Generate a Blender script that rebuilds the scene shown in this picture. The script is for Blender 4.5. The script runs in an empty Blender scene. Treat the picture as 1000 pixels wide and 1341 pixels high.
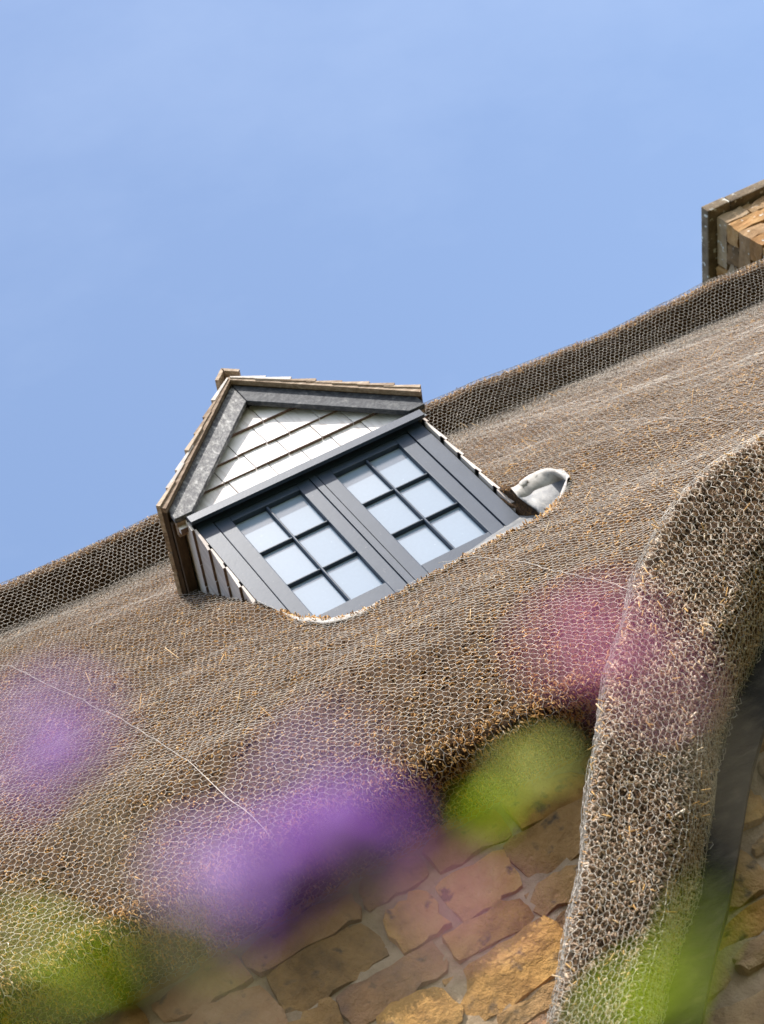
import bpy, bmesh, math, random
import numpy as np
from mathutils import Vector, Matrix

rng = np.random.default_rng(7)
random.seed(7)
H = 5.713                      # height of the dormer sill line above the ground; geometry below is in dormer coordinates
SC = bpy.context.scene
COL = SC.collection

# ------------------------------------------------------------------ camera, sky, sun, exposure
CAM_R = (0.8551, 0.1156, -0.5054); CAM_U = (0.4089, -0.7497, 0.5203); CAM_F = (0.3185, 0.6516, 0.6885)
_yaw, _pit, _rol = 0.454262754, 0.759476719, -0.770613364
def cam_axes():
    f = np.array([math.sin(_yaw) * math.cos(_pit), math.cos(_yaw) * math.cos(_pit), math.sin(_pit)])
    r0 = np.array([math.cos(_yaw), -math.sin(_yaw), 0]); u0 = np.cross(r0, f)
    return (math.cos(_rol) * r0 + math.sin(_rol) * u0, -math.sin(_rol) * r0 + math.cos(_rol) * u0, f)
RX, UP, FW = cam_axes()
CAM = np.array([-2.01257, -5.18497, -5.11275])
cd = bpy.data.cameras.new('camera'); co = bpy.data.objects.new('camera', cd); COL.objects.link(co)
M = Matrix(((RX[0], UP[0], -FW[0], CAM[0]), (RX[1], UP[1], -FW[1], CAM[1]), (RX[2], UP[2], -FW[2], CAM[2] + H), (0, 0, 0, 1)))
co.matrix_world = M
cd.sensor_fit = 'HORIZONTAL'; cd.sensor_width = 24.0; cd.lens = 2553.32 / 1000 * 24.0
cd.clip_start = 0.01; cd.clip_end = 2000
cd.dof.use_dof = True; cd.dof.focus_distance = 5.9; cd.dof.aperture_fstop = 7.6
SC.camera = co

SUN = np.array([0.13, -0.545, 0.83]); SUN /= np.linalg.norm(SUN)
w = bpy.data.worlds.new('World'); SC.world = w; w.use_nodes = True
nt = w.node_tree; nt.nodes.clear()
sky = nt.nodes.new('ShaderNodeTexSky'); sky.sky_type = 'NISHITA'; sky.sun_disc = False
sky.sun_elevation = math.asin(SUN[2]); sky.sun_rotation = math.atan2(SUN[0], SUN[1])
sky.air_density = 1.0; sky.dust_density = 2.0; sky.ozone_density = 0.7
bg = nt.nodes.new('ShaderNodeBackground'); bg.inputs['Strength'].default_value = 0.15
wo = nt.nodes.new('ShaderNodeOutputWorld')
wtc = nt.nodes.new('ShaderNodeTexCoord'); wmp = nt.nodes.new('ShaderNodeMapping'); wmp.inputs['Scale'].default_value = (2.2, 4.5, 3.0)
wno = nt.nodes.new('ShaderNodeTexNoise'); wno.inputs['Scale'].default_value = 1.3; wno.inputs['Detail'].default_value = 6; wno.inputs['Roughness'].default_value = 0.6
wra = nt.nodes.new('ShaderNodeMapRange'); wra.inputs[1].default_value = 0.45; wra.inputs[2].default_value = 0.8; wra.inputs[3].default_value = 0.0; wra.inputs[4].default_value = 0.07
wmx = nt.nodes.new('ShaderNodeMix'); wmx.data_type = 'RGBA'; wmx.inputs[7].default_value = (5.5, 6.0, 6.6, 1)      # thin high cirrus over the blue
nt.links.new(wtc.outputs['Generated'], wmp.inputs[0]); nt.links.new(wmp.outputs[0], wno.inputs['Vector']); nt.links.new(wno.outputs['Fac'], wra.inputs[0])
nt.links.new(wra.outputs[0], wmx.inputs[0]); nt.links.new(sky.outputs[0], wmx.inputs[6])
nt.links.new(wmx.outputs[2], bg.inputs[0]); nt.links.new(bg.outputs[0], wo.inputs[0])
sd = bpy.data.lights.new('sun', 'SUN'); sd.energy = 3.1; sd.angle = math.radians(0.53); sd.color = (1.0, 0.955, 0.89)
so = bpy.data.objects.new('sun', sd); COL.objects.link(so)
so.rotation_euler = Vector(SUN).to_track_quat('Z', 'Y').to_euler(); so.location = (0, -10, 20)
vs = SC.view_settings; vs.view_transform = 'Standard'; vs.look = 'None'; vs.gamma = 1; vs.use_curve_mapping = False
vs.exposure = 1.07
SC.cycles.max_bounces = 6

# ------------------------------------------------------------------ materials
def new_mat(name):
    m = bpy.data.materials.new(name); m.use_nodes = True
    n = m.node_tree; b = n.nodes['Principled BSDF']
    return m, n, b
def N(n, t, **k):
    x = n.nodes.new(t)
    for a, v in k.items():
        if a in x.inputs: x.inputs[a].default_value = v
        else: setattr(x, a, v)
    return x
def ramp(n, stops):
    r = n.nodes.new('ShaderNodeValToRGB'); e = r.color_ramp.elements
    while len(e) < len(stops): e.new(0.5)
    for i, (p, c) in enumerate(stops): e[i].position = p; e[i].color = (*c, 1)
    return r
def noise_mat(name, stops, scale=8, detail=6, rough=0.8, bump=0.3, bscale=60, dist=0.004, stretch=None, spec=0.3, fine=None, rnd=0.0, metal=0.0):
    """colour from object-space noise through a ramp, with noise relief; rnd adds a per-object shift"""
    m, n, b = new_mat(name); L = n.links.new
    tc = N(n, 'ShaderNodeTexCoord'); mp = N(n, 'ShaderNodeMapping')
    L(tc.outputs['Object'], mp.inputs['Vector'])
    if stretch: mp.inputs['Scale'].default_value = stretch
    oi = N(n, 'ShaderNodeObjectInfo')
    vm = N(n, 'ShaderNodeVectorMath', operation='MULTIPLY_ADD'); vm.inputs[1].default_value = (1, 1, 1)
    sc_ = N(n, 'ShaderNodeVectorMath', operation='SCALE'); sc_.inputs['Scale'].default_value = 13.0
    cmb = N(n, 'ShaderNodeCombineXYZ'); L(oi.outputs['Random'], cmb.inputs[0]); L(oi.outputs['Random'], cmb.inputs[1])
    L(cmb.outputs[0], sc_.inputs[0]); L(mp.outputs[0], vm.inputs[0]); L(sc_.outputs[0], vm.inputs[2])
    t = N(n, 'ShaderNodeTexNoise', Scale=scale, Detail=detail, Roughness=0.62); L(vm.outputs[0], t.inputs['Vector'])
    fac = t.outputs['Fac']
    if rnd:
        s1 = N(n, 'ShaderNodeMath', operation='MULTIPLY_ADD'); L(oi.outputs['Random'], s1.inputs[0]); s1.inputs[1].default_value = rnd
        L(fac, s1.inputs[2]); s2 = N(n, 'ShaderNodeMath', operation='SUBTRACT'); L(s1.outputs[0], s2.inputs[0]); s2.inputs[1].default_value = rnd / 2
        fac = s2.outputs[0]
    r = ramp(n, stops); L(fac, r.inputs[0]); col = r.outputs[0]
    if fine:
        t3 = N(n, 'ShaderNodeTexNoise', Scale=fine[0], Detail=4); L(vm.outputs[0], t3.inputs['Vector'])
        r3 = ramp(n, [(fine[1], (0, 0, 0)), (fine[2], (1, 1, 1))]); L(t3.outputs['Fac'], r3.inputs[0])
        mx = N(n, 'ShaderNodeMix', data_type='RGBA'); L(r3.outputs[0], mx.inputs[0]); L(col, mx.inputs[6]); mx.inputs[7].default_value = (*fine[3], 1)
        col = mx.outputs[2]
    L(col, b.inputs['Base Color'])
    b.inputs['Roughness'].default_value = rough; b.inputs['Specular IOR Level'].default_value = spec; b.inputs['Metallic'].default_value = metal
    if bump:
        t2 = N(n, 'ShaderNodeTexNoise', Scale=bscale, Detail=8, Roughness=0.65); L(vm.outputs[0], t2.inputs['Vector'])
        bp = N(n, 'ShaderNodeBump', Strength=bump, Distance=dist); L(t2.outputs['Fac'], bp.inputs['Height']); L(bp.outputs[0], b.inputs['Normal'])
    return m

def reed_mat(name, stops, rough=0.6):
    """colour of each cut reed from its own random number"""
    m, n, b = new_mat(name); L = n.links.new
    at = N(n, 'ShaderNodeAttribute', attribute_name='tint'); r = ramp(n, stops); L(at.outputs['Fac'], r.inputs[0])
    tc = N(n, 'ShaderNodeTexCoord'); t = N(n, 'ShaderNodeTexNoise', Scale=3.0, Detail=5); L(tc.outputs['Object'], t.inputs['Vector'])
    hs = N(n, 'ShaderNodeHueSaturation'); L(r.outputs[0], hs.inputs['Color'])
    mr = N(n, 'ShaderNodeMapRange'); L(t.outputs['Fac'], mr.inputs[0]); mr.inputs[1].default_value = 0.3; mr.inputs[2].default_value = 0.7; mr.inputs[3].default_value = 0.75; mr.inputs[4].default_value = 1.2
    L(mr.outputs[0], hs.inputs['Value']); L(hs.outputs[0], b.inputs['Base Color'])
    b.inputs['Roughness'].default_value = rough; b.inputs['Specular IOR Level'].default_value = 0.35
    return m

M_BED = noise_mat('thatch_bed', [(0.3, (0.016, 0.009, 0.004)), (0.5, (0.06, 0.029, 0.009)), (0.7, (0.17, 0.088, 0.030))], scale=110, detail=5, bump=1.0, bscale=150, dist=0.012, rough=0.85)
M_REED = reed_mat('cut_reed', [(0.0, (0.04, 0.018, 0.005)), (0.3, (0.22, 0.098, 0.021)), (0.7, (0.52, 0.265, 0.070)), (0.92, (0.66, 0.39, 0.135)), (1.0, (0.70, 0.54, 0.34))])
M_REEDP = reed_mat('pale_cut_reed', [(0.0, (0.06, 0.034, 0.018)), (0.3, (0.27, 0.17, 0.10)), (0.7, (0.47, 0.325, 0.21)), (0.92, (0.62, 0.475, 0.335)), (1.0, (0.76, 0.66, 0.54))])
M_WIRE = noise_mat('galvanised_wire', [(0.3, (0.33, 0.29, 0.24)), (0.7, (0.54, 0.49, 0.42))], scale=30, bump=0, rough=0.5, spec=0.5, metal=0.25)
M_FRAME = noise_mat('anthracite_paint', [(0.35, (0.026, 0.040, 0.064)), (0.65, (0.034, 0.049, 0.075))], scale=14, bump=0.08, bscale=90, rough=0.42, spec=0.3, fine=(55, 0.66, 0.8, (0.10, 0.11, 0.13)))
M_BARGE = noise_mat('weathered_paint_board', [(0.3, (0.014, 0.016, 0.021)), (0.48, (0.032, 0.036, 0.044)), (0.62, (0.07, 0.073, 0.078)), (0.75, (0.18, 0.175, 0.17))], scale=45, detail=9, bump=0.8, bscale=75, dist=0.004, rough=0.6)
M_BARGE_W = noise_mat('silvered_weathered_board', [(0.3, (0.025, 0.025, 0.03)), (0.46, (0.07, 0.07, 0.075)), (0.57, (0.16, 0.157, 0.152)), (0.70, (0.42, 0.41, 0.40))], scale=55, detail=9, stretch=(1.0, 1, 0.6), bump=1.0, bscale=110, dist=0.004, rough=0.5)
M_BUTT = noise_mat('shingle_butt_shaded', [(0.3, (0.10, 0.062, 0.045)), (0.7, (0.20, 0.13, 0.10))], scale=40, bump=0.2, rough=0.85)  # brown end grain, deepened with the shade of the underside
M_SHING = noise_mat('pale_wood_shingle', [(0.28, (0.58, 0.52, 0.48)), (0.45, (0.74, 0.69, 0.66)), (0.75, (0.8, 0.76, 0.74))], scale=9, detail=8, stretch=(6, 6, 0.6), bump=0.35, bscale=40, dist=0.002, rough=0.75, rnd=0.3)
M_SHINGSIDE = noise_mat('pale_wood_shingle_darker', [(0.3, (0.42, 0.36, 0.32)), (0.6, (0.58, 0.52, 0.47))], scale=9, detail=7, stretch=(5, 5, 0.6), bump=0.25, bscale=40, dist=0.002, rough=0.75, rnd=0.35)  # darker tone of the pale shingle, for cheeks and some roof shingles
M_CEDAR = noise_mat('brown_wood_edge', [(0.3, (0.17, 0.11, 0.07)), (0.55, (0.34, 0.25, 0.175)), (0.75, (0.50, 0.40, 0.30))], scale=14, detail=7, stretch=(1, 5, 5), bump=0.4, bscale=60, dist=0.002, rough=0.75, rnd=0.3)
M_DECK = noise_mat('shaded_underboard', [(0.3, (0.035, 0.02, 0.011)), (0.7, (0.09, 0.054, 0.028))], scale=16, stretch=(4, 0.7, 4), bump=0.4, bscale=60, rough=0.8)  # board brown darkened with the shade under the dormer eaves
M_GLASS, _n, _b = new_mat('window_glass')
_b.inputs['Base Color'].default_value = (0.40, 0.47, 0.52, 1); _b.inputs['Roughness'].default_value = 0.13; _b.inputs['Specular IOR Level'].default_value = 0.8
_t = N(_n, 'ShaderNodeTexCoord'); _s = N(_n, 'ShaderNodeTexNoise', Scale=70, Detail=3); _n.links.new(_t.outputs['Object'], _s.inputs['Vector'])
_r = ramp(_n, [(0.0, (0.19, 0.245, 0.31)), (0.72, (0.205, 0.265, 0.335)), (0.80, (0.40, 0.46, 0.52))]); _n.links.new(_s.outputs['Fac'], _r.inputs[0]); _n.links.new(_r.outputs[0], _b.inputs['Base Color'])
M_LEAD = noise_mat('shaded_lead_sheet', [(0.35, (0.11, 0.115, 0.12)), (0.5, (0.19, 0.19, 0.19)), (0.62, (0.27, 0.265, 0.255)), (0.75, (0.42, 0.40, 0.37))], scale=13, detail=6, bump=0.8, bscale=22, dist=0.012, rough=0.6, spec=0.25)  # darker than the rim: shade inside the gap put into the colour
M_LEADW = noise_mat('weathered_white_lead', [(0.35, (0.26, 0.24, 0.215)), (0.55, (0.42, 0.39, 0.35)), (0.75, (0.58, 0.54, 0.49))], scale=18, detail=6, bump=0.3, bscale=40, dist=0.003, rough=0.6)
M_MORTAR = noise_mat('lime_mortar', [(0.3, (0.23, 0.155, 0.09)), (0.6, (0.40, 0.295, 0.19)), (0.8, (0.50, 0.39, 0.27))], scale=12, bump=0.9, bscale=60, dist=0.012, rough=0.9)
STONES = [
    noise_mat('ironstone_gold', [(0.25, (0.27, 0.13, 0.033)), (0.5, (0.52, 0.28, 0.08)), (0.75, (0.62, 0.385, 0.14))], scale=9, detail=9, bump=1.0, bscale=24, dist=0.035, rough=0.85, fine=(16, 0.60, 0.70, (0.14, 0.085, 0.05)), rnd=0.2),
    noise_mat('ironstone_brown', [(0.25, (0.15, 0.085, 0.04)), (0.5, (0.36, 0.20, 0.075)), (0.75, (0.50, 0.30, 0.125))], scale=9, detail=9, bump=1.0, bscale=24, dist=0.035, rough=0.85, fine=(18, 0.60, 0.72, (0.10, 0.07, 0.05)), rnd=0.2),
    noise_mat('ironstone_grey', [(0.25, (0.22, 0.14, 0.075)), (0.5, (0.39, 0.25, 0.125)), (0.75, (0.50, 0.35, 0.19))], scale=9, detail=9, bump=1.0, bscale=24, dist=0.035, rough=0.85, fine=(15, 0.58, 0.70, (0.24, 0.13, 0.05)), rnd=0.2),
    noise_mat('ironstone_pink', [(0.25, (0.22, 0.125, 0.085)), (0.5, (0.40, 0.21, 0.10)), (0.75, (0.50, 0.30, 0.165))], scale=9, detail=9, bump=1.0, bscale=24, dist=0.035, rough=0.85, fine=(17, 0.60, 0.70, (0.15, 0.10, 0.07)), rnd=0.2),
]
CHST = [
    noise_mat('chimney_stone_gold', [(0.25, (0.20, 0.10, 0.035)), (0.5, (0.33, 0.17, 0.06)), (0.75, (0.43, 0.26, 0.11))], scale=11, detail=9, bump=0.9, bscale=40, dist=0.01, rough=0.85, fine=(30, 0.66, 0.72, (0.62, 0.59, 0.52)), rnd=0.25),
    noise_mat('chimney_stone_brown', [(0.25, (0.13, 0.08, 0.04)), (0.5, (0.25, 0.145, 0.065)), (0.75, (0.36, 0.23, 0.12))], scale=11, detail=9, bump=0.9, bscale=40, dist=0.01, rough=0.85, fine=(34, 0.65, 0.72, (0.58, 0.56, 0.50)), rnd=0.25),
    noise_mat('chimney_stone_grey', [(0.25, (0.15, 0.10, 0.06)), (0.5, (0.28, 0.195, 0.115)), (0.75, (0.40, 0.29, 0.18))], scale=11, detail=9, bump=0.9, bscale=40, dist=0.01, rough=0.85, fine=(30, 0.64, 0.71, (0.60, 0.58, 0.53)), rnd=0.25),
]
M_COPE = noise_mat('lichened_coping', [(0.25, (0.07, 0.05, 0.033)), (0.5, (0.155, 0.115, 0.075)), (0.75, (0.26, 0.20, 0.135))], scale=12, detail=9, bump=0.8, bscale=45, dist=0.008, rough=0.9, fine=(26, 0.60, 0.67, (0.58, 0.57, 0.52)), rnd=0.2)
M_OAK = noise_mat('grey_oak_board', [(0.3, (0.012, 0.010, 0.008)), (0.5, (0.03, 0.024, 0.018)), (0.7, (0.07, 0.056, 0.042))], scale=8, detail=8, stretch=(2, 6, 6), bump=0.7, bscale=30, dist=0.005, rough=0.8)
M_SOIL = noise_mat('garden_soil', [(0.3, (0.05, 0.04, 0.025)), (0.55, (0.07, 0.09, 0.03)), (0.75, (0.10, 0.13, 0.045))], scale=4, detail=9, bump=0.8, bscale=20, dist=0.03, rough=0.95)

# ------------------------------------------------------------------ mesh helpers
def link(o, parent=None, kind=None, label=None):
    COL.objects.link(o)
    if parent is not None: o.parent = parent
    if kind: o['kind'] = kind
    if label: o['label'] = label
    return o
def mk(name, V, F, mat, parent=None, smooth=False, kind=None, label=None):
    V = np.asarray(V, dtype=np.float32).copy(); V[:, 2] += H
    me = bpy.data.meshes.new(name)
    if isinstance(F, np.ndarray):
        k = F.shape[1]; me.vertices.add(len(V)); me.vertices.foreach_set('co', V.ravel())
        me.loops.add(F.size); me.loops.foreach_set('vertex_index', F.astype(np.int32).ravel())
        me.polygons.add(len(F)); me.polygons.foreach_set('loop_start', np.arange(0, F.size, k, dtype=np.int32))
        me.update(calc_edges=True)
    else:
        me.from_pydata([tuple(map(float, v)) for v in V], [], F); me.update()
    if smooth: me.polygons.foreach_set('use_smooth', np.ones(len(me.polygons), dtype=bool))
    me.materials.append(mat)
    return link(bpy.data.objects.new(name, me), parent, kind, label)
def from_bm(name, bm, mat, parent=None, smooth=False, kind=None, label=None, butt=None):
    bmesh.ops.recalc_face_normals(bm, faces=bm.faces[:])
    me = bpy.data.meshes.new(name); bm.to_mesh(me); bm.free()
    me.transform(Matrix.Translation((0, 0, H)))
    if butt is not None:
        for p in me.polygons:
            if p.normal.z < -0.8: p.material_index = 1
    if smooth: me.polygons.foreach_set('use_smooth', np.ones(len(me.polygons), dtype=bool))
    me.materials.append(mat)
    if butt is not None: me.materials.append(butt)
    return link(bpy.data.objects.new(name, me), parent, kind, label)
def bm_hexa(bm, P):
    """P: 8 points, 4 of one end then 4 of the other"""
    v = [bm.verts.new(tuple(p)) for p in P]
    for f in ((0, 1, 2, 3), (7, 6, 5, 4), (0, 4, 5, 1), (1, 5, 6, 2), (2, 6, 7, 3), (3, 7, 4, 0)): bm.faces.new([v[i] for i in f])
def bm_prism(bm, poly, y0, y1):
    """polygon in x,z extruded from y0 to y1; y0/y1 may be functions of (x,z)"""
    f0 = y0 if callable(y0) else (lambda x, z: y0); f1 = y1 if callable(y1) else (lambda x, z: y1)
    a = [bm.verts.new((x, f0(x, z), z)) for x, z in poly]; b = [bm.verts.new((x, f1(x, z), z)) for x, z in poly]
    bm.faces.new(a); bm.faces.new(b[::-1])
    for i in range(len(poly)): j = (i + 1) % len(poly); bm.faces.new((a[j], a[i], b[i], b[j]))
def bevel(bm, w, seg=1):
    bmesh.ops.bevel(bm, geom=bm.edges[:], offset=w, segments=seg, affect='EDGES', profile=0.6)
def box(name, x0, x1, y0, y1, z0, z1, mat, parent, bev=0.003, **k):
    bm = bmesh.new(); bm_prism(bm, [(x0, z0), (x1, z0), (x1, z1), (x0, z1)], y0, y1)
    if bev: bevel(bm, bev, 2)
    return from_bm(name, bm, mat, parent, **k)
def prism(name, poly, y0, y1, mat, parent, bev=0.0, **k):
    bm = bmesh.new(); bm_prism(bm, poly, y0, y1)
    if bev: bevel(bm, bev, 1)
    return from_bm(name, bm, mat, parent, **k)
def clip(poly, a, b, c):
    """keep a*x+b*z<=c"""
    out = []
    for i in range(len(poly)):
        p, q = poly[i], poly[(i + 1) % len(poly)]
        dp, dq = a * p[0] + b * p[1] - c, a * q[0] + b * q[1] - c
        if dp <= 0: out.append(p)
        if dp * dq < 0:
            t = dp / (dp - dq); out.append((p[0] + t * (q[0] - p[0]), p[1] + t * (q[1] - p[1])))
    return out
def tube(bm, pts, r, n=5, caps=True):
    pts = [Vector(p) for p in pts]; rings = []
    for i, p in enumerate(pts):
        d = (pts[min(i + 1, len(pts) - 1)] - pts[max(i - 1, 0)]).normalized()
        a = d.cross(Vector((0.3, 0.2, 1))).normalized(); b = d.cross(a)
        rr = r[i] if hasattr(r, '__len__') else r
        rings.append([bm.verts.new(p + (a * math.cos(t) + b * math.sin(t)) * rr) for t in [2 * math.pi * k / n for k in range(n)]])
    for A, B in zip(rings, rings[1:]):
        for k in range(n): bm.faces.new((A[k], A[(k + 1) % n], B[(k + 1) % n], B[k]))
    if caps: bm.faces.new(rings[0][::-1]); bm.faces.new(rings[-1])
def wav(x, y, seed=0, oct=5, f0=1.0):
    """smooth pseudo-noise in about -1..1 from summed sines"""
    g = np.random.default_rng(seed); s = np.zeros(np.broadcast(x, y).shape); amp = 0
    for i in range(oct * 3):
        f = f0 * 2 ** (i // 3) * g.uniform(0.8, 1.25); a = g.uniform(0, 2 * np.pi); w_ = 0.6 ** (i // 3)
        s = s + w_ * np.sin(f * 2 * np.pi * (x * np.cos(a) + y * np.sin(a)) + g.uniform(0, 6.28)); amp += w_
    return s / amp * 1.8
def sstep(a, b, x):
    t = np.clip((x - a) / (b - a), 0, 1); return t * t * (3 - 2 * t)
def interp_path(P, n, smooth=0):
    P = np.array(P, float); d = np.r_[0, np.cumsum(np.linalg.norm(np.diff(P, axis=0), axis=1))]
    t = np.linspace(0, d[-1], n); Q = np.stack([np.interp(t, d, P[:, k]) for k in range(P.shape[1])], 1)
    for _ in range(smooth):
        R = Q.copy(); R[1:-1] = (Q[:-2] + 2 * Q[1:-1] + Q[2:]) / 4; Q = R
    d = np.r_[0, np.cumsum(np.linalg.norm(np.diff(Q, axis=0), axis=1))]
    return Q, d

# ------------------------------------------------------------------ thatch surfaces
XC = 0.40; APEX = 1.52; EAVE_Z = 0.90; HALF = 0.63
def prof(P, smooth):
    Q, d = interp_path(P, 600, smooth)
    return lambda t: (np.interp(t, d, Q[:, 0]), np.interp(t, d, Q[:, 1])), d[-1]
MAINP = [(-0.86, -1.90), (-1.10, -1.935), (-1.225, -1.945), (-1.256, -1.938), (-1.262, -1.905), (-1.235, -1.80), (-1.165, -1.62), (-1.06, -1.388), (1.22, 2.035)]
main_yz, MAIN_L = prof(MAINP, 2)
DZX = ([-3.5, -0.84, 0.0, 1.7, 2.2, 2.7, 3.1, 3.7, 7.0], [0.10, 0.05, 0.0, -0.04, -0.075, -0.10, -0.13, -0.15, -0.2])
def main_surf(x, t):
    y, z = main_yz(t)
    g = np.clip((y + 0.6) / 1.7, 0, 1); g = np.where(t < 0.45, 0, g)
    z = z + np.interp(x, *DZX) * g
    sag = sstep(0.35, 0.9, t)
    off = (0.016 * wav(x, t, 3, 2, 0.5) + 0.006 * wav(x, t * 1.3, 5, 2, 1.3)) * sag + 0.006 * wav(x, t * 0.2, 9, 3, 1.2) * (1 - sag)
    y = y - 0.83 * off; z = z + 0.55 * off
    return np.stack([x + 0 * t, y, z], -1)
RIDX = ([-3.5, -0.76, 0.1, 1.59, 1.96, 2.5, 2.7, 3.0, 3.7, 7.0], [0.03, 0.01, 0.0, -0.112, -0.125, -0.14, -0.163, -0.175, -0.192, -0.25])
RIDGEP = [(1.20, 1.88), (1.175, 1.99), (1.10, 2.035), (1.01, 2.045), (0.995, 2.062), (1.0, 2.10), (1.04, 2.152), (1.10, 2.205), (1.20, 2.262), (1.40, 2.33), (1.75, 2.36), (2.05, 2.25), (2.15, 2.05), (2.1, 1.95)]
ridge_yz, RIDGE_L = prof(RIDGEP, 5)
def ridge_surf(x, t):
    y, z = ridge_yz(t); z = z + np.interp(x, *RIDX)
    off = 0.012 * wav(x, x * 0.0 + 0.3, 21, 3, 0.8)
    return np.stack([x + 0 * t, y - 0.6 * off, z + 0.75 * off], -1)
RNETP = [(1.8, 2.37), (1.40, 2.345), (1.20, 2.277), (1.10, 2.22), (1.035, 2.165), (0.985, 2.105), (0.98, 2.062), (1.045, 1.80), (0.99, 1.712), (0.80, 1.425)]
rnet_yz, RNET_L = prof(RNETP, 3)
def rnet_surf(x, t):
    y, z = rnet_yz(t); k = np.clip((z - 1.78) / 0.3, 0, 1)
    z = z + np.interp(x, *RIDX) * k + np.interp(x, *DZX) * (1 - k)
    off = 0.012 * wav(x, x * 0.0 + 0.3, 21, 3, 0.8) * k + (0.016 + 0.012 * wav(x * 0.5, t * 2.0, 23, 3, 1.2)) * (1 - k)
    bel = 0.022 * np.exp(-((t - 0.93) / 0.09) ** 2) * wav(x * 0.7, t * 0.3, 33, 2, 0.9)
    return np.stack([x + 0 * t, y - 0.75 * off + bel, z + 0.66 * off], -1)
def in_dormer(P, m=0.0):
    x, y, z = P[..., 0], P[..., 1], P[..., 2]
    zr = APEX - np.abs(x - XC) * (APEX - EAVE_Z) / HALF
    body = (x > -0.165 - m) & (x < 0.97 + m) & (y > -0.012 - m) & (z < zr)
    roof = (np.abs(x - XC) < HALF + m) & (y > -0.08) & (z < zr + 0.05 + m) & (z > EAVE_Z - 0.06)
    return body | roof
# the recess dressed into the thatch in front of the window (x, y)
RECESS = [(-0.150, 0.02), (-0.158, -0.15), (-0.178, -0.30), (-0.165, -0.45), (-0.045, -0.530), (0.10, -0.545), (0.304, -0.530), (0.442, -0.525), (0.622, -0.525), (0.720, -0.510), (0.934, -0.375), (1.065, -0.270), (1.122, -0.175), (1.132, -0.095), (1.055, -0.065), (1.00, -0.10), (0.968, -0.10), (0.957, 0.02)]
RECQ = interp_path(RECESS, 150, 3)[0]
def in_scoop(P):
    x, y = P[..., 0], P[..., 1]; c = np.zeros(x.shape, bool); n = len(RECQ)
    for i in range(n):
        (xa, ya), (xb, yb) = RECQ[i], RECQ[(i + 1) % n]
        if ya != yb: c ^= ((ya > y) != (yb > y)) & (x < (xb - xa) * (y - ya) / (yb - ya) + xa)
    return c

def normals(f, u, v, e=2e-3):
    a = f(u + e, v) - f(u - e, v); b = f(u, v + e) - f(u, v - e); n = np.cross(a, b) * getattr(f, 'sgn', 1.0); return n / (np.linalg.norm(n, axis=-1, keepdims=True) + 1e-12)
def sheet(name, f, u0, u1, v0, v1, du, dv, mat, parent, disp=0.006, cull=None, seed=1, **k):
    nu, nv = int((u1 - u0) / du) + 1, int((v1 - v0) / dv) + 1
    U, V = np.meshgrid(np.linspace(u0, u1, nu), np.linspace(v0, v1, nv), indexing='ij')
    P = f(U, V); n = normals(f, U, V); g = np.random.default_rng(seed)
    P = P + n * (g.normal(0, disp, U.shape)[..., None] - 0.006)
    idx = np.arange(nu * nv).reshape(nu, nv); F = np.stack([idx[:-1, :-1], idx[1:, :-1], idx[1:, 1:], idx[:-1, 1:]], -1).reshape(-1, 4)
    P = P.reshape(-1, 3)
    if cull is not None: F = F[~cull(P[F].mean(1))]
    return mk(name, P, F, mat, parent, smooth=True, **k)
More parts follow.
